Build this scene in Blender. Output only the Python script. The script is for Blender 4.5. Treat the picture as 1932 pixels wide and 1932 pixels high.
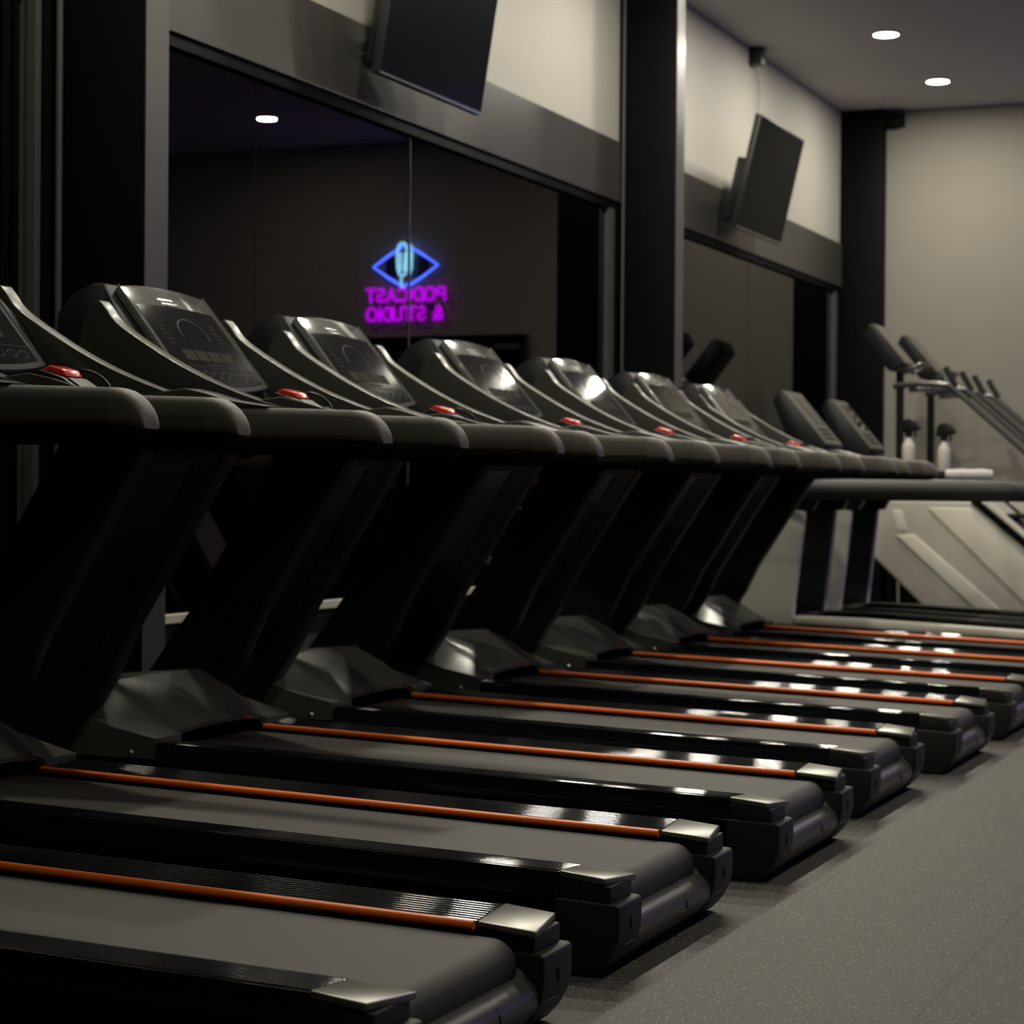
import bpy, bmesh, math, random
from mathutils import Vector, Matrix, Euler
random.seed(7)
PI = math.pi
C = bpy.context.scene.collection
for o in list(bpy.data.objects): bpy.data.objects.remove(o)

# ------------------------------------------------------------------ camera
cd = bpy.data.cameras.new('camera'); cam = bpy.data.objects.new('camera', cd); C.objects.link(cam)
cd.sensor_fit = 'HORIZONTAL'; cd.sensor_width = 24; cd.lens = 50; cd.clip_start = .05; cd.clip_end = 100
yaw, pitch, roll = 0.396, -0.0076, -0.0079
f = Vector((-math.sin(yaw)*math.cos(pitch), math.cos(yaw)*math.cos(pitch), math.sin(pitch)))
r0 = Vector((math.cos(yaw), math.sin(yaw), 0)); d0 = f.cross(r0)
rr = math.cos(roll)*r0 + math.sin(roll)*d0; dd = -math.sin(roll)*r0 + math.cos(roll)*d0
M = Matrix(((rr.x, -dd.x, -f.x, 0), (rr.y, -dd.y, -f.y, 0), (rr.z, -dd.z, -f.z, 1.006), (0, 0, 0, 1)))
cam.matrix_world = M
cd.dof.use_dof = True; cd.dof.focus_distance = 4.6; cd.dof.aperture_fstop = 4.0
bpy.context.scene.camera = cam

# ------------------------------------------------------------------ world, exposure
sc = bpy.context.scene
w = bpy.data.worlds.new('world'); sc.world = w; w.use_nodes = True
w.node_tree.nodes['Background'].inputs[0].default_value = (.010, .010, .012, 1)
w.node_tree.nodes['Background'].inputs[1].default_value = 1
vs = sc.view_settings
vs.view_transform = 'Standard'; vs.look = 'None'; vs.gamma = 1; vs.use_curve_mapping = False; vs.exposure = 0.0

XW = -4.50      # plane of the mirrored wall
XC = -4.15      # front of its columns
YE = 18.25      # end wall
HC = 4.35       # ceiling
WARM = (1.0, .94, .79)
LAMPS = [(-3.47, 17.05), (-3.47, 15.2), (-3.47, 13.35), (-3.47, 11.5), (-3.47, 9.65), (-3.47, 7.8), (-3.47, 5.95),
         (.28, 16.67), (.28, 13.0), (.28, 9.3), (-3.47, 4.1), (.28, 5.6), (.28, 1.9)]  # entries nearest the camera are unseen extras, added to brighten camera-facing sides
LAMP_W = {}
for i, (x, y) in enumerate(LAMPS):
    l = bpy.data.lights.new('downlight_lamp', 'AREA'); l.energy = 47 if i < 7 else (34 if i < 10 else (16, 25, 30)[i-10])
    l.color = WARM; l.shape = 'DISK'; l.size = .165
    o = bpy.data.objects.new('downlight_lamp', l); C.objects.link(o); o.location = (x, y, HC-.014)

# ------------------------------------------------------------------ materials
def mat(name, col, rough=.5, metal=0., spec=.5, noise=0., nscale=30., bump=0., bscale=200., coat=0., emit=None, estr=0.):
    m = bpy.data.materials.new(name); m.use_nodes = True; nt = m.node_tree; b = nt.nodes['Principled BSDF']
    b.inputs['Base Color'].default_value = (*col, 1); b.inputs['Roughness'].default_value = rough
    b.inputs['Metallic'].default_value = metal; b.inputs['Specular IOR Level'].default_value = spec
    b.inputs['Coat Weight'].default_value = coat
    tc = nt.nodes.new('ShaderNodeTexCoord')
    if noise:
        n = nt.nodes.new('ShaderNodeTexNoise'); n.inputs['Scale'].default_value = nscale; n.inputs['Detail'].default_value = 4
        nt.links.new(tc.outputs['Object'], n.inputs['Vector'])
        mx = nt.nodes.new('ShaderNodeMix'); mx.data_type = 'RGBA'
        mx.inputs['A'].default_value = (*[c*(1-noise) for c in col], 1); mx.inputs['B'].default_value = (*[min(1, c*(1+noise)) for c in col], 1)
        nt.links.new(n.outputs['Fac'], mx.inputs['Factor']); nt.links.new(mx.outputs['Result'], b.inputs['Base Color'])
    if bump:
        n = nt.nodes.new('ShaderNodeTexNoise'); n.inputs['Scale'].default_value = bscale
        nt.links.new(tc.outputs['Object'], n.inputs['Vector'])
        bp = nt.nodes.new('ShaderNodeBump'); bp.inputs['Strength'].default_value = bump; bp.inputs['Distance'].default_value = .002
        nt.links.new(n.outputs['Fac'], bp.inputs['Height']); nt.links.new(bp.outputs['Normal'], b.inputs['Normal'])
    if emit:
        b.inputs['Emission Color'].default_value = (*emit, 1); b.inputs['Emission Strength'].default_value = estr
    return m

m_wall = mat('white_paint', (.315, .302, .270), .7, noise=.03, nscale=3)
m_endwall = mat('end_wall_paint', (.228, .214, .182), .75, noise=.03, nscale=3)
m_ceil = mat('ceiling_paint', (.52, .51, .51), .8, noise=.03, nscale=2)
m_dark = mat('dark_wall_paint', (.045, .04, .036), .75, noise=.05)
m_char = mat('charcoal_paint', (.23, .205, .175), .75, noise=.05)
m_black = mat('black_paint', (.003, .003, .0035), .55, spec=.06, noise=.15, nscale=8)
m_beam = mat('grey_cladding', (.042, .040, .037), .30, noise=.06, nscale=6)
m_strip = mat('grey_metal_edge', (.085, .084, .08), .35, metal=.3)
m_lowwall = mat('lower_wall_paint', (.03, .03, .03), .6)
m_sill = mat('pale_sill', (.55, .52, .46), .5)
m_mirror = mat('smoked_mirror', (.088, .086, .082), .006, metal=1)
m_mirror.node_tree.nodes['Principled BSDF'].inputs['Specular Tint'].default_value = (.74, .73, .75, 1)
m_plastic = mat('black_plastic', (.0075, .0075, .008), .40, spec=.3, bump=.05)
m_cover = mat('moulded_black_plastic', (.014, .0135, .0125), .46, spec=.35, bump=.35, bscale=900)
m_shell = mat('console_shell_plastic', (.005, .005, .0055), .5, spec=.15)
m_fin = mat('grey_console_plastic', (.040, .038, .032), .34, coat=.3, bump=.0, bscale=700)
m_grip = mat('padded_grip', (.085, .078, .067), .55, bump=.6, bscale=1200)
m_gripcap = mat('grip_end_rubber', (.11, .104, .088), .5, bump=.3, bscale=1200)
m_darkgrip = mat('dark_padded_grip', (.020, .019, .018), .5, bump=.4, bscale=900)
m_hood = mat('motor_cover_plastic', (.075, .076, .064), .28, noise=.1, nscale=4)
m_rail = mat('glossy_black_rail', (.006, .007, .009), .045, metal=0, spec=.42)
m_cap = mat('satin_grey_cap', (.19, .186, .162), .30, metal=.7, noise=.06, nscale=60)
m_orange = mat('orange_stripe', (1.0, .20, .032), .36)
m_belt = mat('running_belt_rubber', (.042, .038, .032), .55, noise=.12, nscale=10, bump=.5, bscale=900)
m_house = mat('roller_housing_plastic', (.075, .072, .066), .31, bump=.15, bscale=700)
m_glass = mat('black_screen_glass', (.006, .006, .007), .045, spec=.8)
m_header = mat('clear_grey_header', (.12, .12, .115), .12, coat=1)
m_bezel = mat('polished_bezel', (.25, .25, .25), .18, metal=.6)
m_print = mat('grey_screen_print', (.10, .10, .10), .6, spec=.1)
m_printdim = mat('dim_screen_print', (.030, .027, .022), .7, spec=.02)
m_red = mat('red_stop_button', (.62, .035, .02), .22, coat=.5)
m_screw = mat('steel_screw', (.45, .45, .42), .3, metal=1)
m_silver = mat('silver_upright', (.66, .65, .58), .40)
m_brown = mat('dark_inner_upright', (.06, .055, .05), .45)
m_white = mat('pale_shroud_plastic', (.50, .48, .41), .38)
m_whitehi = mat('pale_raised_plastic', (.74, .71, .60), .35)
m_steel = mat('brushed_handrail', (.11, .11, .11), .3, metal=.7)
m_bottle = mat('white_bottle_plastic', (.62, .58, .50), .45)
m_towel = mat('white_towel', (.65, .63, .62), .9, bump=.8, bscale=300)
m_tv = mat('tv_screen', (.004, .004, .005), .22, spec=.02)
m_tvb = mat('tv_casing', (.016, .016, .017), .35)
m_disc = mat('lamp_disc', (1, 1, 1), .5, emit=(1, .93, .80), estr=26)
m_trimring = mat('lamp_trim', (.6, .58, .55), .5)
m_blue = mat('blue_neon', (.1, .2, 1), .4, emit=(.06, .13, 1.0), estr=17)
m_cyan = mat('cyan_neon', (.3, .8, 1), .4, emit=(.36, .80, 1.0), estr=6.0)
m_mag = mat('magenta_neon', (.8, 0, 1), .4, emit=(.60, .0, 1.0), estr=5.6)
m_violet = mat('violet_tube', (.4, .2, 1), .4, emit=(.33, .22, 1.0), estr=150)
m_back = mat('sign_backing', (.01, .01, .03), .3)

def floor_material():
    m = bpy.data.materials.new('speckled_rubber_floor'); m.use_nodes = True; nt = m.node_tree; N = nt.nodes; L = nt.links
    b = N['Principled BSDF']; tc = N.new('ShaderNodeTexCoord')
    n = N.new('ShaderNodeTexNoise'); n.inputs['Scale'].default_value = 1.3; n.inputs['Detail'].default_value = 5
    L.new(tc.outputs['Object'], n.inputs['Vector'])
    mx = N.new('ShaderNodeMix'); mx.data_type = 'RGBA'; mx.inputs['A'].default_value = (.041, .038, .032, 1); mx.inputs['B'].default_value = (.054, .050, .043, 1)
    L.new(n.outputs['Fac'], mx.inputs['Factor'])
    v = N.new('ShaderNodeTexVoronoi'); v.inputs['Scale'].default_value = 135; L.new(tc.outputs['Object'], v.inputs['Vector'])
    lt = N.new('ShaderNodeMath'); lt.operation = 'LESS_THAN'; lt.inputs[1].default_value = .20; L.new(v.outputs['Distance'], lt.inputs[0])
    sp = N.new('ShaderNodeSeparateColor'); L.new(v.outputs['Color'], sp.inputs[0])
    gt = N.new('ShaderNodeMath'); gt.operation = 'GREATER_THAN'; gt.inputs[1].default_value = .5; L.new(sp.outputs[0], gt.inputs[0])
    mu = N.new('ShaderNodeMath'); mu.operation = 'MULTIPLY'; L.new(lt.outputs[0], mu.inputs[0]); L.new(gt.outputs[0], mu.inputs[1])
    m2 = N.new('ShaderNodeMix'); m2.data_type = 'RGBA'; m2.inputs['B'].default_value = (.62, .56, .44, 1)
    L.new(mu.outputs[0], m2.inputs['Factor']); L.new(mx.outputs['Result'], m2.inputs['A'])
    # joints between the rubber mats, every 1.22 m
    sx = N.new('ShaderNodeSeparateXYZ'); L.new(tc.outputs['Object'], sx.inputs[0])
    ad = N.new('ShaderNodeMath'); ad.operation = 'ADD'; ad.inputs[1].default_value = .862+12.2; L.new(sx.outputs[0], ad.inputs[0])
    mo = N.new('ShaderNodeMath'); mo.operation = 'PINGPONG'; mo.inputs[1].default_value = 1.22; L.new(ad.outputs[0], mo.inputs[0])
    l2 = N.new('ShaderNodeMath'); l2.operation = 'LESS_THAN'; l2.inputs[1].default_value = .0016; L.new(mo.outputs[0], l2.inputs[0])
    m3 = N.new('ShaderNodeMix'); m3.data_type = 'RGBA'; m3.inputs['B'].default_value = (.004, .004, .004, 1)
    L.new(l2.outputs[0], m3.inputs['Factor']); L.new(m2.outputs['Result'], m3.inputs['A']); L.new(m3.outputs['Result'], b.inputs['Base Color'])
    b.inputs['Roughness'].default_value = .58
    nb = N.new('ShaderNodeTexNoise'); nb.inputs['Scale'].default_value = 400; L.new(tc.outputs['Object'], nb.inputs['Vector'])
    bp = N.new('ShaderNodeBump'); bp.inputs['Strength'].default_value = .5; bp.inputs['Distance'].default_value = .002
    L.new(nb.outputs['Fac'], bp.inputs['Height']); L.new(bp.outputs['Normal'], b.inputs['Normal'])
    return m
m_floor = floor_material()

# ------------------------------------------------------------------ helpers
def link_bm(name, bm, m, parent=None, smooth=35, bevel=0, seg=2, kind=None):
    bmesh.ops.remove_doubles(bm, verts=bm.verts, dist=1e-6)
    bmesh.ops.recalc_face_normals(bm, faces=bm.faces)
    if bevel:
        es = [e for e in bm.edges if len(e.link_faces) == 2 and e.calc_face_angle(0) > .5]
        bmesh.ops.bevel(bm, geom=es, offset=bevel, segments=seg, profile=.5, affect='EDGES', clamp_overlap=True)
    me = bpy.data.meshes.new(name); 
    for p in bm.faces: p.smooth = True
    lim = math.radians(smooth)
    for e in bm.edges:
        e.smooth = not (len(e.link_faces) == 2 and e.calc_face_angle(0) > lim)
    bm.to_mesh(me); bm.free(); me.materials.append(m)
    o = bpy.data.objects.new(name, me); C.objects.link(o)
    if parent: o.parent = parent
    if kind: o['kind'] = kind
    return o
def box(bm, x0, x1, y0, y1, z0, z1):
    v = [bm.verts.new((x, y, z)) for x in (x0, x1) for y in (y0, y1) for z in (z0, z1)]
    for q in ((0, 1, 3, 2), (4, 6, 7, 5), (0, 4, 5, 1), (2, 3, 7, 6), (0, 2, 6, 4), (1, 5, 7, 3)): bm.faces.new([v[i] for i in q])
    return v
def prism(bm, pts, y0, y1):            # polygon in XZ pushed along Y
    a = [bm.verts.new((x, y0, z)) for x, z in pts]; b = [bm.verts.new((x, y1, z)) for x, z in pts]
    n = len(pts); bm.faces.new(a); bm.faces.new(b[::-1])
    for i in range(n): bm.faces.new((a[i], b[i], b[(i+1) % n], a[(i+1) % n]))
def tube(bm, pts, r, seg=10, closed=False, cap=True):
    pts = [Vector(p) for p in pts]; n = len(pts); rings = []
    rs = r if isinstance(r, (list, tuple)) else [r]*n
    prev = None
    for i, p in enumerate(pts):
        if closed: t = pts[(i+1) % n]-pts[i-1]
        else: t = pts[min(i+1, n-1)]-pts[max(i-1, 0)]
        t.normalize()
        if prev is None: a = t.orthogonal().normalized()
        else: a = (prev-t*prev.dot(t)).normalized()
        prev = a; b = t.cross(a)
        rings.append([bm.verts.new(p+(a*math.cos(2*PI*k/seg)+b*math.sin(2*PI*k/seg))*rs[i]) for k in range(seg)])
    for i in range(n if closed else n-1):
        A, B = rings[i], rings[(i+1) % n]
        for k in range(seg): bm.faces.new((A[k], A[(k+1) % seg], B[(k+1) % seg], B[k]))
    if cap and not closed: bm.faces.new(rings[0][::-1]); bm.faces.new(rings[-1])
def lathe(bm, prof, origin=(0, 0, 0), seg=24, axis='Z'):
    O = Vector(origin); rings = []
    for r, h in prof:
        ring = []
        for k in range(seg):
            c, s = math.cos(2*PI*k/seg)*r, math.sin(2*PI*k/seg)*r
            p = (c, s, h) if axis == 'Z' else ((c, h, s) if axis == 'Y' else (h, c, s))
            ring.append(bm.verts.new(O+Vector(p)))
        rings.append(ring)
    for i in range(len(rings)-1):
        for k in range(seg): bm.faces.new((rings[i][k], rings[i][(k+1) % seg], rings[i+1][(k+1) % seg], rings[i+1][k]))
    bm.faces.new(rings[0][::-1]); bm.faces.new(rings[-1])
def smooth_path(pts, n=6):
    P = [Vector(p) for p in pts]; out = []
    for i in range(len(P)-1):
        p0, p1, p2, p3 = P[max(i-1, 0)], P[i], P[i+1], P[min(i+2, len(P)-1)]
        for k in range(n):
            t = k/n
            out.append(.5*((2*p1)+(p2-p0)*t+(2*p0-5*p1+4*p2-p3)*t*t+(3*p1-p0-3*p2+p3)*t**3))
    out.append(P[-1]); return out
def empty(name, label, cat, loc=(0, 0, 0), group=None, rz=0):
    o = bpy.data.objects.new(name, None); C.objects.link(o); o.location = loc; o.rotation_euler = (0, 0, rz); o.empty_display_size = .1
    o['label'] = label; o['category'] = cat
    if group: o['group'] = group
    return o
def tag(o, label, cat, group=None):
    o['label'] = label; o['category'] = cat
    if group: o['group'] = group
    return o
def copy_tree(o, parent=None):
    c = o.copy(); C.objects.link(c); c.parent = parent
    for ch in list(o.children): copy_tree(ch, c)
    return c
def bxo(name, m, x0, x1, y0, y1, z0, z1, parent=None, bevel=0, kind=None):
    bm = bmesh.new(); box(bm, x0, x1, y0, y1, z0, z1)
    return link_bm(name, bm, m, parent, bevel=bevel, kind=kind)

# ------------------------------------------------------------------ the room
S = 'structure'
XR = 6.0; YB = -5.0
bxo('floor', m_floor, XW-.3, XR, YB, YE+.2, -.1, 0, kind=S)
bxo('ceiling', m_ceil, XW-.3, XR, YB, YE+.2, HC, HC+.1, kind=S)
bxo('wall_left', m_wall, XW-.28, XW-.02, YB, YE, 3.18, HC, kind=S)                 # white band above the cladding
bxo('wall_left_lower', m_lowwall, XW-.28, XW-.03, YB, YE, 0, .49, kind=S)
bxo('wall_left_core', m_black, XW-.28, XW-.09, YB, YE, .49, 3.18, kind=S)          # behind the mirrors
bxo('wall_far', m_endwall, XW-.28, -2.35, YE, YE+.2, 0, HC, kind=S)
bxo('wall_far_accent', m_char, -2.35, XR, YE, YE+.2, 0, HC, kind=S)
bxo('wall_right', m_dark, XR, XR+.2, YB, YE+.2, 0, HC, kind=S)
bxo('wall_back', m_dark, XW-.28, XR, YB-.2, YB, 0, HC, kind=S)

COLY = [.45, 6.506, 12.491, 18.10]
t = 0
for i, y in enumerate(COLY):
    t += 1
    bm = bmesh.new(); box(bm, XW-.05, XC, y, y+(.158 if i < 3 else YE-y), 0, HC)
    if i == 3: box(bm, XC, XC+.16, y, YE, 4.20, 4.31)
    link_bm('trim_%d' % t, bm, m_black, bevel=.006, kind=S)
    if i < 3:                                                                       # lit side of the column, painted in as a lighter grey sheet
        t += 1; bxo('trim_%d' % t, m_strip, XC, XC+.004, y+.004, y+.154, 0, HC, kind=S)
for a, b in ((YB, .45), (.608, 6.506), (6.664, 12.491), (12.649, 18.10)):
    t += 1; bxo('trim_%d' % t, m_beam, XW-.06, XW, a, b, 2.83, 3.20, kind=S)        # cladding beam over the mirrors
    t += 1; bxo('trim_%d' % t, m_black, XW-.06, XW-.012, a, b, 2.775, 2.83, kind=S)  # black strip standing in for the shadow line under it
    t += 1; bxo('trim_%d' % t, m_sill, XW-.09, XW+.0, a, b, .490, .522, kind=S)     # sill under the mirrors
    t += 1; bxo('trim_%d' % t, m_strip, XW-.04, XW-.005, b-.20, b-.115, .522, 2.775, kind=S)    # jamb beside the column
    t += 1; bxo('trim_%d' % t, m_black, XW-.04, XW-.015, b-.115, b, .522, 2.775, kind=S)

# mirrors: one panel after the other, each hung a hair off true
where = ['in the first bay, left of the tall seam', 'in the first bay, left of the neon reflection', 'in the first bay, right of the neon reflection', 'in the first bay, beside the middle column']
def mirror(y0, y1, tilt, lab, tz=0):
    bm = bmesh.new(); h = (y1-y0)/2; box(bm, -.012, 0, -h, h, .523, 2.775)
    o = link_bm('wall_mirror', bm, m_mirror); o.location = (XW-.04, (y0+y1)/2, 0); o.rotation_euler = (0, tz, tilt)
    tag(o, lab, 'mirror', 'smoked mirror panels along the left wall')
mirror(3.003, 6.39, 0, 'tall smoked mirror panel just left of the left black column')
mirror(6.67, 7.984, .0004, 'tall smoked mirror panel between left column and faint blue seam')
mirror(7.987, 9.515, 0, 'tall smoked mirror panel holding left half of the neon reflection')
mirror(9.519, 11.06, -.0021, 'tall smoked mirror panel holding right half of the neon reflection', .0004)
mirror(11.063, 12.376, -.0008, 'tall smoked mirror panel just left of the middle black column')
mirror(12.655, 15.388, 0, 'tall smoked mirror panel just right of the middle black column')
mirror(15.391, 17.985, 0, 'tall smoked mirror panel beside the far corner column')
for i, y in enumerate((9.517, 7.9855, 15.3895)):
    t += 1; bxo('trim_%d' % t, m_beam if i == 0 else m_black, XW-.04, XW-.036 if i == 0 else XW-.039, y-(.0055 if i == 0 else .0012), y+(.0055 if i == 0 else .0012), .523, 2.775, kind=S)

# conduit pipes beside the columns
def pipe(x, y, r, lab):
    bm = bmesh.new(); tube(bm, [(x, y, .53), (x, y, HC)], r, 10)
    tag(link_bm('conduit_pipe', bm, m_strip), lab, 'pipe')
pipe(XW+.02, 6.46, .013, 'thin grey vertical conduit against the left black column')
pipe(XW+.02, 12.46, .009, 'thin dark vertical conduit against the middle black column')
bxo('trim_60', m_strip, XW-.005, XW+.03, 6.30, 6.335, .53, HC, kind=S)
bxo('trim_61', m_black, XW-.005, XW+.02, 6.36, 6.40, .53, HC, kind=S)

# doorway in the dark part of the end wall (seen in the mirror)
bm = bmesh.new(); box(bm, -1.55, .65, YE-.05, YE, 0, 2.50); d1 = link_bm('door_1', bm, m_black, kind=S)
bxo('door_frame', m_beam, -1.60, -1.55, YE-.06, YE, 0, 2.50, d1); bxo('door_frame', m_beam, .65, .70, YE-.06, YE, 0, 2.50, d1)
bxo('door_closer', m_strip, -1.50, -1.25, YE-.08, YE-.05, 2.36, 2.41, d1)

# ------------------------------------------------------------------ ceiling downlights
def downlight(x, y, lab, grp=None):
    e = empty('downlight', lab, 'ceiling light', (x, y, HC), grp or 'recessed ceiling downlights')
    bm = bmesh.new(); lathe(bm, [(.105, 0), (.105, -.006), (.088, -.012), (.088, 0)]); link_bm('trim_ring', bm, m_trimring, e)
    bm = bmesh.new(); lathe(bm, [(.086, -.001), (.086, -.010)]); link_bm('lens', bm, m_disc, e)
    return e
labs = {0: 'round lit downlight in the ceiling, nearest the far wall', 1: 'round lit downlight in the ceiling, nearer of the two in view',
        7: 'round lit downlight seen only as reflection in the first mirror bay'}
for i, (x, y) in enumerate(LAMPS):
    downlight(x, y, labs.get(i, 'round lit recessed downlight of the ceiling outside the frame, the ones nearest the camera added as fill'), None if i in labs else 'downlights outside the frame')

# ------------------------------------------------------------------ televisions
def television(y, zb, xb, tilt, lab, cable=False):
    W, H, T = 1.15, .79, .045
    e = empty('television', lab, 'television', (xb, y, zb), 'televisions over the mirrors')
    R = Matrix.Rotation(tilt, 4, 'Y')
    def pt(o): o.matrix_local = R
    bm = bmesh.new(); box(bm, -T, 0, -W/2, W/2, 0, H); o = link_bm('casing', bm, m_tvb, e, bevel=.006); pt(o)
    bm = bmesh.new(); box(bm, 0, .0015, -W/2+.012, W/2-.012, .022, H-.012); o = link_bm('screen', bm, m_tv, e); pt(o)
    bm = bmesh.new(); box(bm, 0, .004, -W/2+.004, W/2-.004, .004, .012); o = link_bm('lower_bezel', bm, m_bezel, e); pt(o)
    bm = bmesh.new(); box(bm, -T-.095, -T, -W*.40, W*.40, .06, H-.30); o = link_bm('rear_housing', bm, m_tvb, e, bevel=.01); pt(o)
    bm = bmesh.new()
    box(bm, XW-.005-xb, XW+.02-xb, -.15, .15, .12, .34); box(bm, XW+.0-xb, -.06, -.16, -.12, .20, .24); box(bm, XW+.0-xb, -.06, .12, .16, .20, .24)
    link_bm('wall_bracket', bm, m_tvb, e)
    return e
television(9.22, 2.905, -4.28, math.radians(9), 'large wall television tilted down, cut by the top edge of the photo')
television(14.78, 2.875, -4.28, math.radians(13), 'wall television tilted down in the second bay beyond the middle column')
e = empty('ceiling_sensor', 'small black box at the joint of white wall and ceiling', 'sensor', (XW-.02, 15.35, 4.2))
bxo('housing', m_tvb, 0, .10, -.06, .06, .02, .15, e, bevel=.01)
bm = bmesh.new(); tube(bm, smooth_path([(.02, .03, .03), (.03, .12, -.15), (.02, .10, -.45), (.06, .0, -.8)]), .004, 6); link_bm('cable', bm, m_strip, e)

# ------------------------------------------------------------------ neon sign on the end wall (the mirror shows it reversed)
def arc(cx, cy, rx, ry, a0, a1, n=14):
    return [(cx+rx*math.cos(math.radians(a0+(a1-a0)*k/n)), cy+ry*math.sin(math.radians(a0+(a1-a0)*k/n))) for k in range(n+1)]
GL = {'P': (.62, [[(0, 0), (0, 1), (.3, 1)]+arc(.32, .74, .26, .26, 90, -90)+[(0, .48)]]),
      'O': (.84, [arc(.4, .5, .4, .5, 0, 360, 24)]),
      'D': (.72, [[(0, 0), (0, 1), (.2, 1)]+arc(.2, .5, .48, .5, 90, -90)+[(0, 0)]]),
      'C': (.74, [arc(.42, .5, .42, .5, 50, 310, 20)]),
      'A': (.80, [[(0, 0), (.36, 1), (.72, 0)], [(.13, .34), (.59, .34)]]),
      'S': (.60, [arc(.28, .75, .26, .25, 40, 250, 12)+arc(.28, .25, .28, .25, 80, -150, 12)]),
      'T': (.70, [[(0, 1), (.64, 1)], [(.32, 1), (.32, 0)]]),
      'U': (.70, [[(0, 1), (0, .32)]+arc(.31, .32, .31, .32, 180, 360)+[(.62, 1)]]),
      'I': (.16, [[(.04, 0), (.04, 1)]]),
      '&': (.80, [[(.72, 0), (.16, .66)]+arc(.33, .80, .18, .20, 200, -20, 10)+[(.10, .36)]+arc(.30, .24, .25, .24, 150, 330, 10)+[(.70, .46)]]),
      ' ': (.35, [])}
sg = empty('neon_sign', 'neon sign of blue diamond, cyan microphone and magenta lettering, seen reversed in the mirror', 'sign', (-.345, YE-.02, 3.0))
def neon(name, strokes, r, m, yo=-.05, closed=False):
    bm = bmesh.new()
    for s in strokes:
        tube(bm, [(x, yo, z) for x, z in s], r, 8, closed)
        if not closed:
            for q in (s[0], s[-1]): bmesh.ops.create_uvsphere(bm, u_segments=8, v_segments=6, radius=r, matrix=Matrix.Translation((q[0], yo, q[1])))
    return link_bm(name, bm, m, sg)
bxo('backing_plate', m_back, -.20, .20, -.012, .0, .07, .26, sg); bxo('mounting_bar', m_back, -.37, .37, -.045, .0, -.235, -.215, sg)
neon('diamond', [[(-.315, .165), (-.16, .265), (0, .36), (.16, .265), (.315, .165), (.16, .06), (0, -.03), (-.16, .06)]], .013, m_blue, -.04, True)
mic = [arc(0, .33, .045, .05, 0, 180)+[(-.055, .27), (-.05, .14), (-.03, .08)]+[(.03, .08), (.05, .14), (.055, .27), (.045, .33)],
       [(-.03, .28), (-.02, .12)], [(.02, .28), (.02, .12)], [(0, .08), (.012, .03), (0, -.03)]]
neon('microphone', mic, .013, m_cyan, -.065)
def text(s, x0, z0, h, width):
    tot = sum(GL[c][0]+.16 for c in s)-.16; k = width/tot; x = x0; out = []
    for c in s:
        for st in GL[c][1]: out.append([(x+px*k, z0+pz*h) for px, pz in st])
        x += (GL[c][0]+.16)*k
    return out
neon('upper_lettering', text('PODCAST', -.39, -.165, .118, .775), .0155, m_mag)
neon('lower_lettering', text('& STUDIO', -.37, -.345, .118, .75), .0155, m_mag)
# violet tube light on the right-hand wall: gives the violet glints on everything that faces it
e = empty('neon_tube', 'long violet neon tube high on the right-hand wall, out of frame', 'light', (XR-.08, 13.0, 2.4))
bm = bmesh.new(); tube(bm, [(0, -.8, 0), (0, .8, 0)], .03, 10); link_bm('tube', bm, m_violet, e)
bxo('mounting_channel', m_black, .035, .08, -.9, .9, -.04, .04, e)

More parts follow.
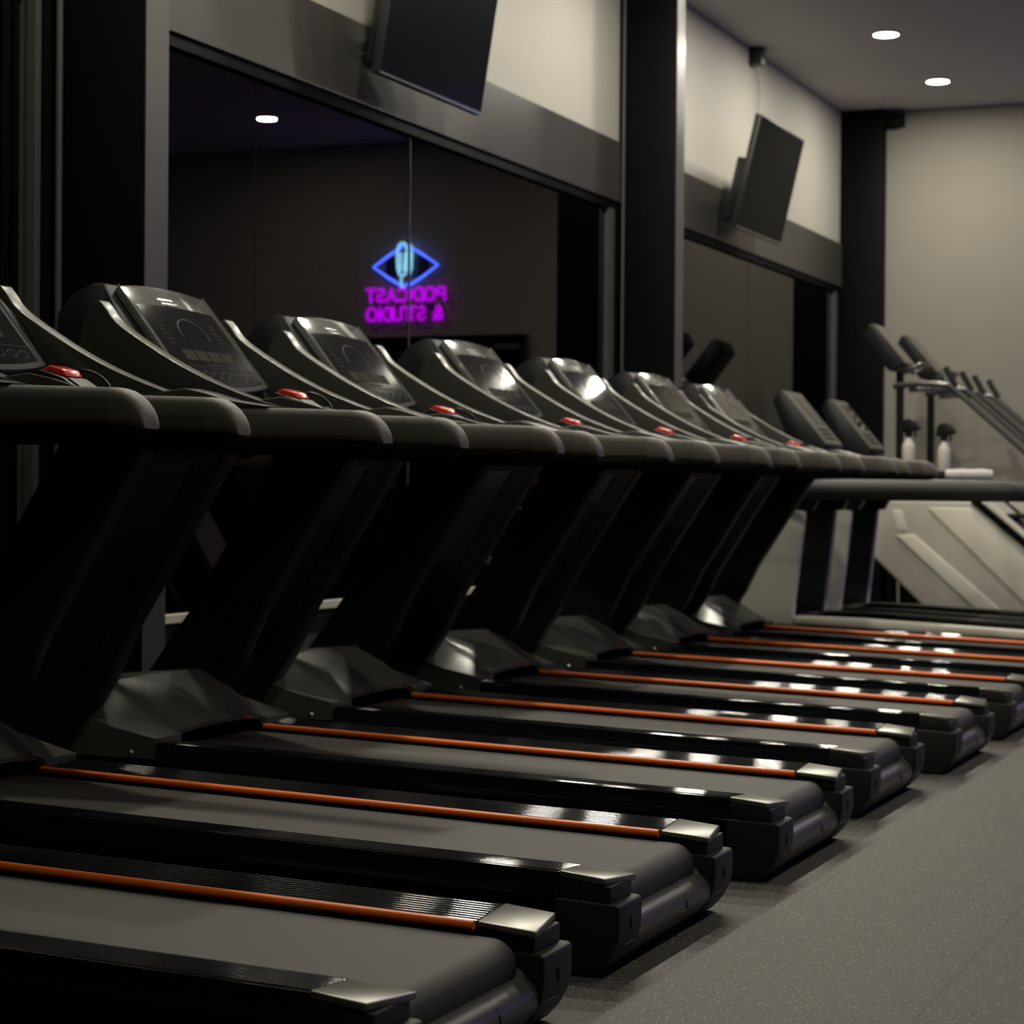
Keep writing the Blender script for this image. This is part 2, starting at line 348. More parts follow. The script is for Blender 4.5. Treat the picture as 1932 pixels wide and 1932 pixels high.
# ------------------------------------------------------------------ treadmill (local x = world x + 2.8)
OX = 2.8
def L(pts): return [(x+OX, z) for x, z in pts]
def railz(x): return .209+.030*(-1.637-x)
def make_treadmill():
    T = empty('treadmill', '', 'treadmill', (-OX, 0, 0), 'orange-striped treadmills in the long row')
    # base frame
    bm = bmesh.new()
    for s in (-1, 1):
        y0, y1 = sorted((s*.315, s*.385))
        prism(bm, L([(-4.05, .055), (-1.66, .055), (-1.66, railz(-1.66)-.05), (-3.45, railz(-3.45)-.05), (-4.05, .25)]), y0, y1)
    box(bm, -4.05+OX, -1.7+OX, -.32, .32, .075, .135)
    box(bm, -4.0+OX, -3.90+OX, -.33, .33, .0, .08); box(bm, -3.6+OX, -3.52+OX, -.33, .33, .0, .08)
    link_bm('frame', bm, m_plastic, T, bevel=.004)
    for s in (-1, 1):
        # ribbed side rail
        bm = bmesh.new(); prof = []
        n = 9; yi, yo = .264, .395
        for k in range(n):
            a = yi+(yo-yi)*k/n; b = yi+(yo-yi)*(k+.78)/n; c = yi+(yo-yi)*(k+.89)/n
            for yy, dz in ((a, 0), (a+(b-a)*.17, .0009), (a+(b-a)*.33, .00142), (a+(b-a)*.5, .0016), (a+(b-a)*.67, .00142), (a+(b-a)*.83, .0009), (b, 0), (c, -.0022)): prof.append((yy, .009*(yy-yi)/(yo-yi)+dz))
        prof += [(yo+.003, .006), (yo+.005, -.002), (yo+.005, -.040), (yo+.011, -.046), (yo+.011, -.052), (yo, -.056), (yo, -.085), (yo-.04, -.085), (yo-.04, -.02), (yi, -.02)]
        A = []; B = []
        for yy, dz in prof:
            A.append(bm.verts.new((-3.42+OX, s*yy, railz(-3.42)+dz))); B.append(bm.verts.new((-1.637+OX, s*yy, railz(-1.637)+dz)))
        m_ = len(prof)
        bm.faces.new(A); bm.faces.new(B[::-1])
        for k in range(m_): bm.faces.new((A[k], B[k], B[(k+1) % m_], A[(k+1) % m_]))
        link_bm('side_rail', bm, m_rail, T, smooth=50)
        # orange tube along the inner edge
        bm = bmesh.new()
        dz_ = -.0065 if s > 0 else -.016
        tube(bm, [(-3.40+OX, s*.2545, railz(-3.40)+dz_), (-1.639+OX, s*.2545, railz(-1.639)+dz_)], .0095, 12)
        link_bm('orange_stripe', bm, m_orange, T)
        # rear cap plate
        bm = bmesh.new()
        P4 = [(-1.637, .262, .2095), (-1.637, .400, .2195), (-1.533, .404, .2085), (-1.514, .258, .1990)]
        top = [bm.verts.new((x+OX, s*y, z)) for x, y, z in P4]; bot = [bm.verts.new((x+OX, s*y, z-.014)) for x, y, z in P4]
        bm.faces.new(top); bm.faces.new(bot[::-1])
        for k in range(4): bm.faces.new((top[k], bot[k], bot[(k+1) % 4], top[(k+1) % 4]))
        link_bm('rear_cap', bm, m_cap, T, bevel=.004, seg=3)
        # rear corner cover: neck, ledge, curved shell
        bm = bmesh.new()
        y0, y1 = sorted((s*.266, s*.400)); prism(bm, L([(-1.637, .155), (-1.522, .155), (-1.522, .192), (-1.637, .204)]), y0, y1)
        y0, y1 = sorted((s*.262, s*.408))
        prism(bm, L([(-1.645, .162), (-1.506, .156), (-1.500, .150), (-1.500, .10), (-1.506, .070), (-1.525, .035), (-1.552, .006), (-1.645, .006)]), y0, y1)
        co = link_bm('corner_cover', bm, m_cover, T, bevel=.006, seg=3)
        bm = bmesh.new(); y0, y1 = sorted((s*.33, s*.338)); box(bm, -1.502+OX, -1.4985+OX, y0, y1, .095, .12); link_bm('key_slot', bm, m_black, co)
        bm = bmesh.new(); y0, y1 = sorted((s*.285, s*.345)); box(bm, -1.512+OX, -1.5085+OX, y0, y1, .0625, .0645); link_bm('moulding_line', bm, m_bezel, co)
        # fillet between cover and roller housing
        bm = bmesh.new()
        a = [bm.verts.new((x+OX, s*y, z)) for x, y, z in ((-1.575, .215, .118), (-1.575, .262, .135), (-1.545, .262, .125), (-1.518, .262, .085), (-1.53, .225, .08), (-1.60, .262, .03))]
        for q in ((0, 1, 2), (0, 2, 4), (2, 3, 4), (0, 4, 5), (4, 3, 5), (0, 5, 1), (1, 5, 2), (2, 5, 3)): bm.faces.new([a[i] for i in q])
        link_bm('corner_fillet', bm, m_house, T, smooth=80)
    # running belt, wrapped round the rear roller
    bm = bmesh.new(); top = []; R = .050; cx = -1.595; zt = lambda x: railz(x)-.022
    path = [(-3.50, zt(-3.50)), (-3.0, zt(-3.0)), (-2.5, zt(-2.5)), (-2.0, zt(-2.0)), (-1.75, zt(-1.75))]
    cz = zt(cx)-R
    path += [(cx+R*math.cos(math.radians(a)), cz+R*math.sin(math.radians(a))) for a in range(92, -95, -11)]
    path += [(-1.9, cz-R+.003), (-2.6, cz-R+.01)]
    path2 = [(x, z) for x, z in path]
    inner = [(x, z-.003) for x, z in path[:5]]+[(cx+(R-.003)*math.cos(math.radians(a)), cz+(R-.003)*math.sin(math.radians(a))) for a in range(92, -95, -11)]+[(-1.9, cz-R+.006), (-2.6, cz-R+.013)]
    prism(bm, L(path2+inner[::-1]), -.238, .238)
    link_bm('running_belt', bm, m_belt, T, smooth=40)
    bxo('deck_board', m_plastic, -3.5+OX, -1.68+OX, -.262, .262, .125, .165, T)
    # rear roller housing
    bm = bmesh.new()
    prism(bm, L([(-1.70, .085), (-1.605, .094), (-1.582, .112), (-1.562, .118), (-1.540, .114), (-1.523, .102), (-1.513, .086), (-1.510, .070), (-1.513, .058), (-1.528, .036), (-1.555, .008), (-1.70, .008)]), -.262, .262)
    hs = link_bm('roller_housing', bm, m_house, T, smooth=45)
    bm = bmesh.new()
    ou = [(-1.5505, .1175), (-1.5350, .1115), (-1.5180, .0950), (-1.5095, .078), (-1.5095, .0645)]
    tube(bm, [(-1.5505+OX, .02, .1172), (-1.5505+OX, .075, .1172)], .0012, 6)
    tube(bm, [(x+OX, .082, z-.001) for x, z in ou], .0012, 6); link_bm('access_hatch_seam', bm, m_black, hs)
    bm = bmesh.new(); tube(bm, [(-1.5095+OX, .02, .0640), (-1.5095+OX, .082, .0640)], .0012, 6); link_bm('access_hatch_edge', bm, m_bezel, hs)
    # motor hood, faceted, with an arched lip over the belt
    bm = bmesh.new()
    rows = []
    ys = [-.41, -.30, -.262, -.252, -.20, -.10, 0, .10, .20, .252, .262, .30, .41]
    def lip(y):
        a = abs(y)
        if a >= .255: return (-3.392, .283)
        c = 1-(a/.255)**2
        return (-3.412+.034*c, .292+.018*c)
    def ridge(y):
        a = abs(y)
        if a > .40: return (-3.70, .362)
        if a > .28: return (-3.66, .418)
        if a > .22: return (-3.645, .432)
        return (-3.64-.02*(1-a/.25), .434)
    def mid(y):
        (x0, z0), (x1, z1) = ridge(y), lip(y); a = abs(y)
        return ((x0+x1)/2, (z0+z1)/2+(.016 if a < .255 else 0)-(.010 if a > .4 else 0))
    front = lambda y: (-4.02, .40-(.06 if abs(y) > .38 else 0)); foot = lambda y: (-4.08, .22)
    for fn in (foot, front, ridge, mid, lip): rows.append([bm.verts.new((fn(y)[0]+OX, y, fn(y)[1])) for y in ys])
    low = lambda y: (lip(y)[0]-.004, .222 if abs(y) > .26 else lip(y)[1]-.014)
    rows.append([bm.verts.new((low(y)[0]+OX, y, low(y)[1])) for y in ys])
    for i in range(len(rows)-1):
        for k in range(len(ys)-1): bm.faces.new((rows[i][k], rows[i][k+1], rows[i+1][k+1], rows[i+1][k]))
    for k in (0, -1):                                                  # side skirts
        s_ = -1 if k == 0 else 1
        q = [bm.verts.new((x+OX, s_*.41, .222)) for x in (-4.08, -4.02, -3.70, -3.545)]
        r = [rows[i][k] for i in range(6)]
        bm.faces.new((r[0], r[1], q[1])); bm.faces.new((r[1], r[2], q[2], q[1])); bm.faces.new((r[2], r[3], q[3], q[2])); bm.faces.new((r[3], r[4], r[5], q[3]))
    hd = link_bm('motor_hood', bm, m_hood, T, smooth=24)
    for s in (-1, 1):
        bm = bmesh.new(); lathe(bm, [(.011, 0), (.011, .004), (.006, .008)], (-3.474+OX, 0, .236), 14, 'Y')
        for v in bm.verts: v.co.y = s*(.410+abs(v.co.y))
        link_bm('side_screw', bm, m_screw, hd)
    # uprights
    for s in (-1, 1):
        bm = bmesh.new(); y0, y1 = sorted((s*.345, s*.425))
        prism(bm, L([(-3.10, 1.165), (-3.139, 1.131), (-3.474, .609), (-3.55, .453), (-3.68, .26), (-3.70, .10), (-4.04, .10), (-3.98, .30), (-3.745, .609), (-3.42, 1.131), (-3.42, 1.165)]), y0, y1)
        up = link_bm('upright', bm, m_plastic, T, bevel=.012, seg=3)
        bm = bmesh.new(); y0, y1 = sorted((s*.423, s*.430))
        prism(bm, L([(-3.255, 1.10), (-3.525, .64), (-3.63, .47), (-3.82, .47), (-3.72, .60), (-3.42, 1.10)]), y0, y1)
        link_bm('side_panel', bm, m_plastic, up, bevel=.003)
        bxo('foot', m_plastic, -4.05+OX, -3.66+OX, *sorted((s*.34, s*.43)), 0, .11, up, bevel=.008)
    # handles
    for s in (-1, 1):
        yc = s*.368
        def section(x, zt_, zb, hw):
            zc = (zt_+zb)/2; hh = (zt_-zb)/2; out = []
            for k in range(20):
                a = 2*PI*k/20; ca, sa = math.cos(a), math.sin(a); p = .55
                out.append((x+OX, yc+hw*math.copysign(abs(ca)**p, ca), zc+hh*math.copysign(abs(sa)**p, sa)))
            return out
        def loft(name, secs, m, par):
            bm = bmesh.new(); R_ = [[bm.verts.new(p) for p in q] for q in secs]
            for a, b in zip(R_, R_[1:]):
                for k in range(20): bm.faces.new((a[k], a[(k+1) % 20], b[(k+1) % 20], b[k]))
            bm.faces.new(R_[0][::-1]); bm.faces.new(R_[-1]); return link_bm(name, bm, m, par, smooth=60)
        zt2 = lambda x: 1.226+.035*(-2.55-x)
        hn = loft('handle', [section(x, zt2(x), 1.140+.012*(-2.45-x), .036) for x in (-3.40, -3.0, -2.7, -2.53, -2.505)], m_grip, T)
        secs = []
        for k in range(9):
            a = k/8*PI/2; x = -2.505+.085*math.sin(a); zt_ = 1.140+(zt2(-2.505)-1.140)*max(math.cos(a), .03)
            secs.append(section(x, zt_, 1.138, .0365*(1-.25*(k/8)**3)))
        loft('end_cap', secs, m_gripcap, hn)
        loft('under_rail', [section(x, 1.150, 1.112+.01*(-2.42-x), .031) for x in (-3.40, -2.9, -2.47)]+[section(-2.445, 1.148, 1.122, .026), section(-2.436, 1.145, 1.135, .018)], m_black, hn)
    # console arms: two curved fins that rise from the handles to the console
    rimpts = [(-3.640, 1.555), (-3.612, 1.580), (-3.590, 1.562), (-3.550, 1.515), (-3.458, 1.455), (-3.339, 1.388), (-3.207, 1.328), (-3.038, 1.270), (-2.882, 1.243), (-2.78, 1.236)]
    sp = smooth_path([(x, 0, z) for x, z in rimpts], 4); rim = [(p.x, p.z) for p in sp]
    for s in (-1, 1):
        bm = bmesh.new(); 
        base = [(-2.80, 1.215), (-2.95, 1.185), (-3.25, 1.165), (-3.50, 1.19), (-3.64, 1.30), (-3.685, 1.42), (-3.665, 1.52)]
        poly = rim+base; hw = .026
        n_ = len(poly); nr = len(rim)
        A = [bm.verts.new((x+OX, s*(.366-hw)+0, z)) for x, z in poly]; B = [bm.verts.new((x+OX, s*(.366+hw), z)) for x, z in poly]
        bm.faces.new(A); bm.faces.new(B[::-1])
        for i in range(n_): bm.faces.new((A[i], B[i], B[(i+1) % n_], A[(i+1) % n_]))
        link_bm('console_arm', bm, m_fin, T, bevel=.0235, seg=5, smooth=60)
    # console shell behind the display
    bm = bmesh.new()
    shell = [(-3.388, 1.300), (-3.418, 1.335), (-3.533, 1.477), (-3.672, 1.645), (-3.72, 1.648), (-3.785, 1.615), (-3.825, 1.555), (-3.80, 1.46), (-3.73, 1.32), (-3.62, 1.22), (-3.45, 1.175), (-3.12, 1.175), (-3.02, 1.215), (-3.04, 1.232), (-3.20, 1.245), (-3.32, 1.262)]
    for y0, y1, k in ((-.345, -.30, .93), (-.30, .30, 1), (.30, .345, .93)):
        prism(bm, L(shell), y0, y1)
    bmesh.ops.remove_doubles(bm, verts=bm.verts, dist=1e-5)
    bm2 = bmesh.new(); prism(bm2, L(shell), -.342, .342); bm.free(); bm = bm2
    for v in bm.verts:
        z = v.co.z
        if z > 1.45: v.co.y *= 1-.24*(z-1.45)/.2
    link_bm('console_shell', bm, m_shell, T, bevel=.010, smooth=40)
    # display panel, tilted back
    O = Vector((-3.385+OX, 0, 1.318)); U = Vector((-.635, 0, .773)); U.normalize(); Nn = Vector((.773, 0, .635)); Nn.normalize()
    def pp(sv, yv, h=0): return O+U*sv+Vector((0, yv, 0))+Nn*h
    def panel_poly(name, pts, h0, h1, m, par, bev=0, sm=35):
        bm = bmesh.new(); a = [bm.verts.new(pp(sv, yv, h0)) for sv, yv in pts]; b = [bm.verts.new(pp(sv, yv, h1)) for sv, yv in pts]
        bm.faces.new(a[::-1]); bm.faces.new(b); n_ = len(pts)
        for i in range(n_): bm.faces.new((a[i], a[(i+1) % n_], b[(i+1) % n_], b[i]))
        return link_bm(name, bm, m, par, bevel=bev, smooth=sm)
    topy = [-.25+.5*k/12 for k in range(13)]
    outline = [(.03-.03*(1-(y/.262)**2), y) for y in [-.262+.524*k/10 for k in range(11)]]
    full = outline+[(.405+.022*(1-(y/.25)**2), y) for y in topy[::-1]]
    dp = panel_poly('display_panel', full, -.012, .010, m_header, T, .004)
    sc_ = [(.045-.025*(1-(y/.235)**2), y) for y in [-.235+.47*k/10 for k in range(11)]]+[(.332+.012*(1-(y/.225)**2), y) for y in [-.222+.444*k/10 for k in range(11)][::-1]]
    panel_poly('screen', sc_, .0098, .0118, m_glass, dp)
    for s in (-1, 1):
        bm = bmesh.new(); tube(bm, [pp(.03, s*.256, .010), pp(.41, s*.246, .010)], .0036, 8); link_bm('bezel_strip', bm, m_bezel, dp)
    # printed dial, keys and button row
    def pring(bm, cs, cy, rs, ry, a0, a1, r=.0011, n=26):
        tube(bm, [pp(cs+rs*math.sin(math.radians(a0+(a1-a0)*k/n)), cy+ry*math.cos(math.radians(a0+(a1-a0)*k/n)), .0122) for k in range(n+1)], r, 5)
    bm = bmesh.new(); pring(bm, .225, .01, .068, .080, -15, 195, .0015); link_bm('printed_dial', bm, m_print, dp)
    bm = bmesh.new()
    for k in range(12):
        a = math.radians(-10+200*k/11); c = (.225+.048*math.sin(a), .01+.058*math.cos(a)); tube(bm, [pp(c[0], c[1]-.004, .0122), pp(c[0], c[1]+.004, .0122)], .001, 4)
    box_ = lambda s0, s1, y0, y1: bm.faces.new([bm.verts.new(pp(s_, y_, .0124)) for s_, y_ in ((s0, y0), (s0, y1), (s1, y1), (s1, y0))])
    link_bm('dial_ticks', bm, m_printdim, dp)
    for j in range(6):
        for a_ in ((.205+j*.014, .210+j*.014, .135, .135+.03+.006*(j % 2)), (.18+j*.018, .184+j*.018, -.185, -.15+.008*(j % 3))):
            bm = bmesh.new(); box_(*a_); link_bm('readout_mark', bm, m_printdim, dp)
    for j in range(4):
        bm = bmesh.new(); y0 = -.145+j*.076
        bm.faces.new([bm.verts.new(pp(s_, y_, .0126)) for s_, y_ in ((.118, y0), (.118, y0+.068), (.160, y0+.068), (.160, y0))]); link_bm('readout_window', bm, m_printdim, dp)
    bm = bmesh.new(); tube(bm, [pp(.090, -.235, .0122), pp(.090, .235, .0122)], .0016, 5); link_bm('divider_line', bm, m_print, dp)
    bm = bmesh.new(); bm.faces.new([bm.verts.new(pp(s_, y_, .0126)) for s_, y_ in ((.100, -.04), (.100, .06), (.106, .06), (.106, -.04))]); link_bm('label_bar', bm, m_printdim, dp)
    for j in range(8):
        bm = bmesh.new(); pring(bm, .062, -.185+j*.053, .013, .018, 0, 360, .0010, 16); box_c = pp(.062, -.185+j*.053, .0122)
        tube(bm, [box_c+Vector((0, -.006, 0)), box_c+Vector((0, .006, 0))], .001, 4); link_bm('button', bm, m_print, dp)
    panel_poly('header_badge', [(.352, -.055), (.352, .035), (.358, .035), (.358, -.055)], .010, .0125, m_bezel, dp)
    panel_poly('header_badge', [(.368, -.065), (.368, .02), (.374, .02), (.374, -.065)], .010, .0125, m_bezel, dp)
    # stop button block
    bm = bmesh.new(); prism(bm, L([(-3.225, 1.24), (-3.202, 1.318), (-3.13, 1.297), (-3.035, 1.240)]), -.052, .052)
    sb = link_bm('stop_block', bm, m_plastic, T, bevel=.005)
    bm = bmesh.new(); a = [(x+.010, z+.011) for x, z in [(-3.213, 1.306), (-3.19, 1.318), (-3.15, 1.307), (-3.135, 1.288), (-3.16, 1.286), (-3.20, 1.298)]]; prism(bm, L(a), -.038, .038); link_bm('stop_button', bm, m_red, sb, bevel=.005, seg=3)
    bm = bmesh.new(); prism(bm, L([(-3.122, 1.2935), (-3.118, 1.2955), (-3.042, 1.2495), (-3.046, 1.2475)]), -.040, .040); link_bm('label_plate', bm, m_hood, sb)
    bm = bmesh.new(); lp = [(-3.15, .065, 1.270), (-3.165, .072, 1.30), (-3.15, .08, 1.318), (-3.10, .088, 1.305), (-3.06, .09, 1.275), (-3.05, .088, 1.250), (-3.075, .08, 1.240), (-3.12, .07, 1.255)]
    tube(bm, [(-3.12+(p.x+3.12)*.75+OX, p.y*.8, 1.275+(p.z-1.275)*.85+.008) for p in smooth_path(lp, 4)], .0045, 8); link_bm('safety_cord', bm, m_plastic, sb)
    # cup holders and grip ramps beside the block
    for s in (-1, 1):
        bm = bmesh.new(); tube(bm, [(-3.20+OX+.055*math.cos(k*PI/10), s*.20+.062*math.sin(k*PI/10), 1.262+.012*math.cos(k*PI/10)) for k in range(20)], .008, 8, closed=True)
        link_bm('cup_holder_rim', bm, m_fin, T)
        bm = bmesh.new(); hump = [(-3.17, 1.237), (-3.15, 1.256), (-3.07, 1.278), (-2.99, 1.286), (-2.93, 1.274), (-2.86, 1.254), (-2.78, 1.242), (-2.74, 1.236), (-2.95, 1.234)]
        prism(bm, L(hump), *sorted((s*.338, s*.388)))
        for v in bm.verts:
            if abs(v.co.y) < .35: v.co.x -= .02
        link_bm('grip_ramp', bm, m_fin, T, bevel=.004, seg=2, smooth=50)
    return T

LAB = ['black treadmill nearest the camera, only its orange-striped rail corner showing at bottom left',
       'black orange-striped treadmill with its rear end largest in the photo, lowest complete rear cap',
       'black orange-striped treadmill whose red stop button shows at the left edge, its console cut off',
       'black orange-striped treadmill with the largest full console, in front of the left mirror edge',
       'black orange-striped treadmill with console left of the reversed neon lettering',
       'black orange-striped treadmill with console just below right of the neon lettering',
       'black orange-striped treadmill whose console stands left of the middle column',
       'black orange-striped treadmill with console tip overlapping the middle black column',
       'black orange-striped treadmill farthest along the row, beside the silver-legged treadmills']
DX = [0, .042, .005, .009, -.03, .003, .002, 0, -.031]; DY = [2.19, 2.196, 2.177, 2.193, 2.194, 2.189, 2.19, 2.194, 2.184]
tm = make_treadmill()
for i in range(9):
    o = tm if i == 0 else copy_tree(tm)
    o.location = (-OX+DX[i], i*1.2+DY[i], 0); o['label'] = LAB[i]

# ------------------------------------------------------------------ silver-legged treadmills at the end of the row
def make_silver():
    T = empty('treadmill', '', 'treadmill', (-OX, 0, 0), 'silver-legged treadmills')
    for s in (-1, 1):
        bm = bmesh.new()
        P_ = [(-3.335, .955), (-3.35, .80), (-3.405, .313), (-3.40, .16), (-3.82, .16), (-3.76, .313), (-3.58, .80), (-3.50, .955)]
        prism(bm, L(P_), *sorted((s*.36, s*.40)))
        for v in bm.verts:                                             # outer face bulges
            if abs(v.co.y) > .39: v.co.y += s*.02*(1 if -3.6+OX < v.co.x < -3.38+OX else 0)
        up = link_bm('upright', bm, m_silver, T, bevel=.018, seg=4, smooth=60)
        bm = bmesh.new(); prism(bm, L([(x+(.01 if x < -3.45 else -.01), z) for x, z in P_]), *sorted((s*.335, s*.361))); link_bm('inner_lining', bm, m_brown, up, bevel=.006)
        bm = bmesh.new(); prism(bm, L([(-3.62, .93), (-3.30, .93), (-3.27, .985), (-3.22, 1.02), (-3.62, 1.03)]), *sorted((s*.33, s*.41))); link_bm('upright_collar', bm, m_plastic, T, bevel=.01)
        bm = bmesh.new()                                              # long straight padded handle
        pts = [(-3.62, 1.055), (-3.0, 1.058), (-2.6, 1.058), (-2.25, 1.055), (-2.12, 1.05), (-2.07, 1.045), (-2.05, 1.04)]
        tube(bm, [(x+OX, s*.40, z) for x, z in pts], [.062, .064, .066, .064, .055, .042, .02], 18)
        hn = link_bm('handle', bm, m_darkgrip, T, smooth=60)
        bm = bmesh.new(); prism(bm, L([(-3.0, .285), (-1.60, .225), (-1.60, .185), (-3.40, .245), (-3.40, .29)]), *sorted((s*.30, s*.43))); link_bm('side_rail', bm, m_whitehi if s < 0 else m_plastic, T, bevel=.008)
        bm = bmesh.new(); prism(bm, L([(-4.0, .0), (-1.62, .0), (-1.60, .19), (-3.4, .245), (-4.0, .25)]), *sorted((s*.33, s*.41))); link_bm('side_frame', bm, m_plastic, T, bevel=.008)
    bm = bmesh.new(); prism(bm, L([(-3.45, .23), (-1.64, .18), (-1.60, .15), (-1.62, .08), (-3.45, .12)]), -.29, .29); link_bm('running_belt', bm, m_belt, T, bevel=.01)
    bm = bmesh.new(); prism(bm, L([(-4.02, .10), (-4.0, .34), (-3.70, .37), (-3.42, .29), (-3.40, .16)]), -.37, .37); link_bm('motor_hood', bm, m_plastic, T, bevel=.02, seg=3)
    bm = bmesh.new(); prism(bm, L([(-3.62, 1.0), (-3.60, 1.10), (-3.25, 1.17), (-3.22, 1.10), (-3.30, 1.01)]), -.40, .40); link_bm('cross_console', bm, m_plastic, T, bevel=.015, seg=3)
    bm = bmesh.new(); prism(bm, L([(-3.30, 1.128), (-2.70, 1.122), (-2.70, 1.105), (-3.30, 1.10)]), -.36, .36); link_bm('accessory_tray', bm, m_plastic, T, bevel=.008)
    bm = bmesh.new(); prism(bm, L([(-3.575, 1.655), (-3.545, 1.672), (-3.262, 1.335), (-3.30, 1.15), (-3.42, 1.15), (-3.56, 1.50), (-3.60, 1.60)]), -.22, .22)
    cs = link_bm('console', bm, m_plastic, T, bevel=.008)
    q = Vector((-3.545+OX, 0, 1.672)); u = Vector((.283, 0, -.337)); n = Vector((.766, 0, .643))
    def face(name, a, b, y0, y1, h, m):
        bm = bmesh.new(); bm.faces.new([bm.verts.new(q+u*t_+Vector((0, y_, 0))+n*h) for t_, y_ in ((a, y0), (b, y0), (b, y1), (a, y1))]); link_bm(name, bm, m, cs)
    face('console_face', .02, .98, -.21, .21, .002, m_cap); face('screen', .12, .62, -.05, .185, .004, m_glass)
    for j in range(3): face('button', .70+.08*j, .74+.08*j, -.12, .14, .004, m_printdim)
    return T
sv = make_silver(); sv.location = (-OX, 12.99, 0); sv['label'] = 'silver-legged treadmill with long straight handles, nearer of the two'
s2 = copy_tree(sv)
for ch in s2.children:
    if ch.name.startswith('side_rail') and ch.data.materials[0] == m_whitehi:
        ch.data = ch.data.copy(); ch.data.materials[0] = m_plastic; s2.location = (-OX, 14.17, 0); s2['label'] = 'silver-legged treadmill in front of the pale stair climbers, with bottles on its tray'

# ------------------------------------------------------------------ stair climbers
FZ = -1.006*(1-.975)/.975
def make_climber():
    T = empty('stair_climber', '', 'stair climber', (-OX, 0, 0), 'stair climbers by the end wall')
    poly = [(-3.79, 1.0), (-3.835, .60), (-3.293, .085), (-3.25, FZ), (-1.95, FZ), (-1.88, .28), (-2.18, .36), (-2.90, 1.0)]
    bm = bmesh.new(); prism(bm, L(poly), -.31, .31); body = link_bm('shroud', bm, m_white, T, bevel=.03, seg=4, smooth=40)
    for s in (-1, 1):
        bm = bmesh.new(); prism(bm, L([(-3.605, .725), (-3.462, .735), (-2.74, .12), (-2.93, .12)]), *sorted((s*.305, s*.328))); link_bm('raised_band', bm, m_whitehi, body, bevel=.010, seg=3)
        bm = bmesh.new(); prism(bm, L([(-3.64, .92), (-3.56, .92), (-3.515, .76), (-3.60, .76)]), *sorted((s*.305, s*.318))); link_bm('raised_band', bm, m_whitehi, body, bevel=.008, seg=3)
        bm = bmesh.new(); prism(bm, L([(-3.36, .94), (-3.02, .94), (-2.22, .20), (-2.40, .12), (-2.52, .12)]), *sorted((s*.305, s*.324))); link_bm('raised_band', bm, m_whitehi, body, bevel=.010, seg=3)
        for q in ([(-3.84, FZ), (-3.84, .66), (-3.73, .56), (-3.72, FZ)], [(-3.69, FZ), (-3.69, .55), (-3.635, .50), (-3.63, .12), (-3.60, FZ)], [(-3.51, FZ), (-3.535, .40), (-3.482, .36), (-3.48, .14), (-3.44, FZ)], [(-3.33, FZ), (-3.41, .25), (-3.40, .30), (-3.28, .16), (-3.25, FZ)]):
            bm = bmesh.new(); prism(bm, L(q), *sorted((s*.24, s*.29))); link_bm('base_leg', bm, m_black, T, bevel=.004)
        bm = bmesh.new()
        tube(bm, smooth_path([(-3.64+OX, s*.27, 1.875), (-3.45+OX, s*.31, 1.885), (-3.23+OX, s*.325, 1.875), (-3.15+OX, s*.325, 1.83), (-2.64+OX, s*.325, 1.375), (-2.15+OX, s*.325, .93), (-1.98+OX, s*.325, .76), (-1.97+OX, s*.30, .32)], 5), .024, 12)
        link_bm('handrail', bm, m_steel, T)
        bm = bmesh.new(); tube(bm, [(-3.02+OX, s*.325, 1.01), (-2.63+OX, s*.325, .685), (-2.16+OX, s*.325, .30)], .027, 10); link_bm('side_tube', bm, m_black, T)
        bm = bmesh.new(); tube(bm, [(-3.235+OX, s*.325, 2.01), (-3.15+OX, s*.325, 1.86)], .024, 10); link_bm('rail_grip', bm, m_plastic, T)
    bm = bmesh.new(); tube(bm, [(-3.648+OX, 0, .95), (-3.652+OX, 0, 2.05)], .031, 14); link_bm('post', bm, m_plastic, T)
    for k in range(5):
        x = -2.80+k*.20; z = .90-k*.17
        bxo('step', m_plastic, x+OX, x+.21+OX, -.25, .25, z-.03, z, T, bevel=.006)
    bm = bmesh.new(); prism(bm, L([(-3.905, 2.26), (-3.86, 2.355), (-3.83, 2.365), (-3.575, 2.055), (-3.64, 1.99), (-3.70, 2.0)]), -.22, .22); cs = link_bm('console', bm, m_plastic, T, bevel=.010, seg=3)
    a = Vector((-3.83+OX, 0, 2.367)); b = Vector((-3.573+OX, 0, 2.057)); n = Vector((.77, 0, .64))*.004
    bm = bmesh.new(); bm.faces.new([bm.verts.new(p+n) for p in (a+Vector((0, -.2, 0)), b+Vector((0, -.2, 0)), b+Vector((0, .2, 0)), a+Vector((0, .2, 0)))]); link_bm('console_face', bm, m_cap, cs)
    bm = bmesh.new(); tube(bm, smooth_path([(-3.60+OX, -.15, 2.0), (-3.50+OX, -.16, 2.03), (-3.46+OX, -.11, 2.05), (-3.46+OX, .11, 2.05), (-3.50+OX, .16, 2.03), (-3.60+OX, .15, 2.0)], 4), .017, 10); link_bm('front_grip', bm, m_steel, T)
    bm = bmesh.new(); prism(bm, L([(-3.76, .98), (-3.76, 1.12), (-3.50, 1.10), (-3.42, .98)]), -.22, .22); link_bm('neck_cover', bm, m_plastic, T, bevel=.02)
    return T
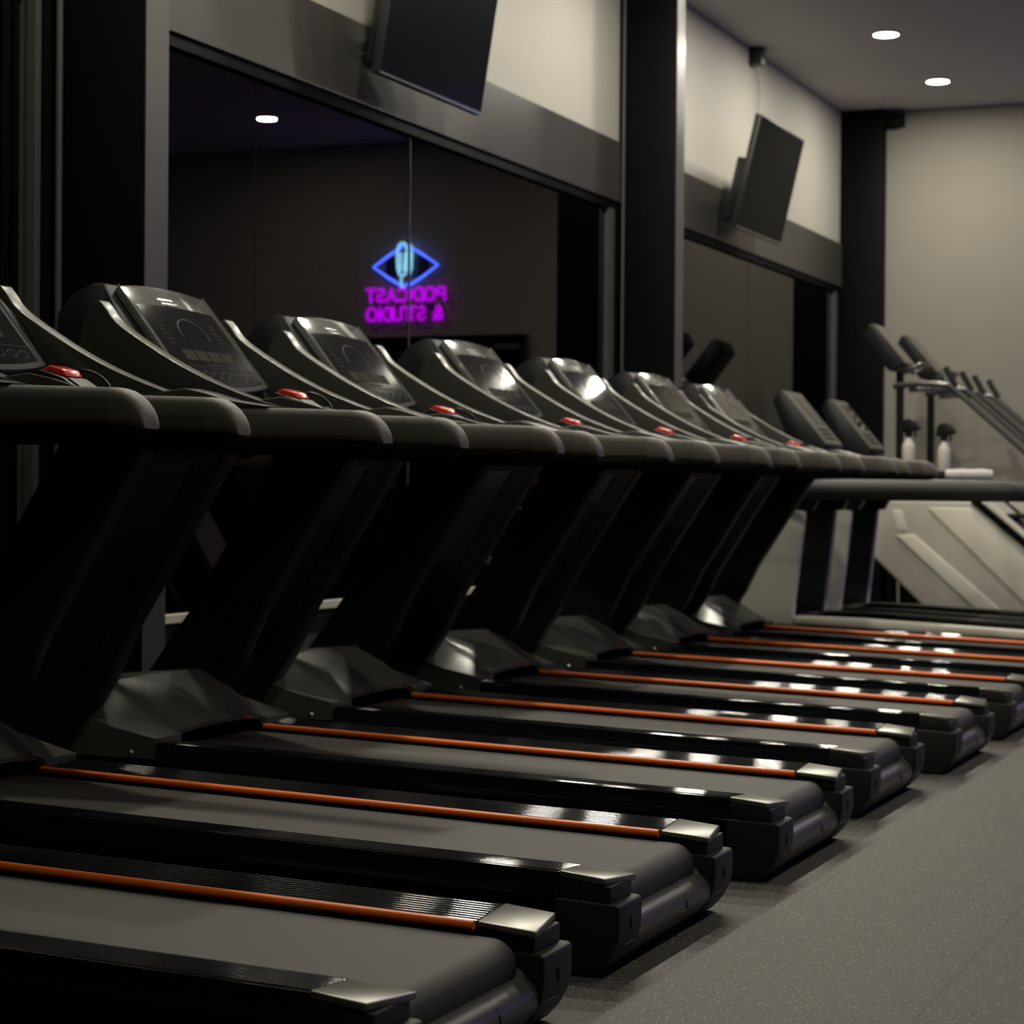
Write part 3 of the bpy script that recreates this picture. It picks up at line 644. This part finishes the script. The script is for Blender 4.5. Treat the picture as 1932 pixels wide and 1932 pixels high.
cl = make_climber(); KS = .975; cl.scale = (KS, KS, KS); cl.location = (-OX*KS, 16.18, 1.006*(1-KS)); cl['label'] = 'pale stair climber right behind the silver-legged treadmills, its console higher in the photo'
o = copy_tree(cl); o.location = (-OX*KS, 17.33, 1.006*(1-KS)); o['label'] = 'pale stair climber closest to the end wall, its console lower and to the right'

# ------------------------------------------------------------------ spray bottles and towels on the last silver-legged treadmill
def bottle(x, y, z, lab):
    e = empty('spray_bottle', lab, 'spray bottle', (x, y, z), 'trigger spray bottles', rz=math.radians(-12))
    bm = bmesh.new(); lathe(bm, [(.040, 0), (.043, .008), (.043, .13), (.038, .155), (.020, .185), (.016, .20)], seg=20); link_bm('bottle', bm, m_bottle, e, smooth=50)
    bm = bmesh.new()
    prism(bm, [(-.055, .235), (-.05, .285), (-.03, .315), (.01, .325), (.05, .31), (.075, .275), (.085, .25), (.06, .243), (.02, .24), (.018, .20), (-.018, .20), (-.02, .225)], -.022, .022)
    prism(bm, [(.035, .245), (.05, .245), (.055, .215), (.045, .19), (.038, .215)], -.009, .009)
    link_bm('trigger_head', bm, m_plastic, e, bevel=.006)
bottle(-3.03, 14.05, 1.215, 'white spray bottle with black trigger head, left one of the pair')
bottle(-2.845, 14.30, 1.195, 'white spray bottle with black trigger head, right one of the pair')
bxo('bottle_stand', m_plastic, -3.12, -2.74, 13.93, 14.40, 1.129, 1.193, None, bevel=.01)
tag(bpy.data.objects['bottle_stand'], 'low black tray block under the two spray bottles', 'tray')
bpy.data.objects['bottle_stand'].location.z = 0
def towel(x0, x1, y, z, r, lab):
    bm = bmesh.new(); n = 8
    tube(bm, [(x0+(x1-x0)*k/n, y+.006*math.sin(k*1.7), z+.002*math.cos(k*2.1)) for k in range(n+1)], [r*(.82 if k in (0, n) else 1) for k in range(n+1)], 14)
    tag(link_bm('rolled_towel', bm, m_towel, smooth=60), lab, 'towel')
towel(-2.73, -2.43, 13.77, 1.166, .034, 'long rolled white towel lying on the black handle below the bottles')
towel(-2.90, -2.80, 13.77, 1.166, .030, 'short rolled white towel at the left end of the longer one')
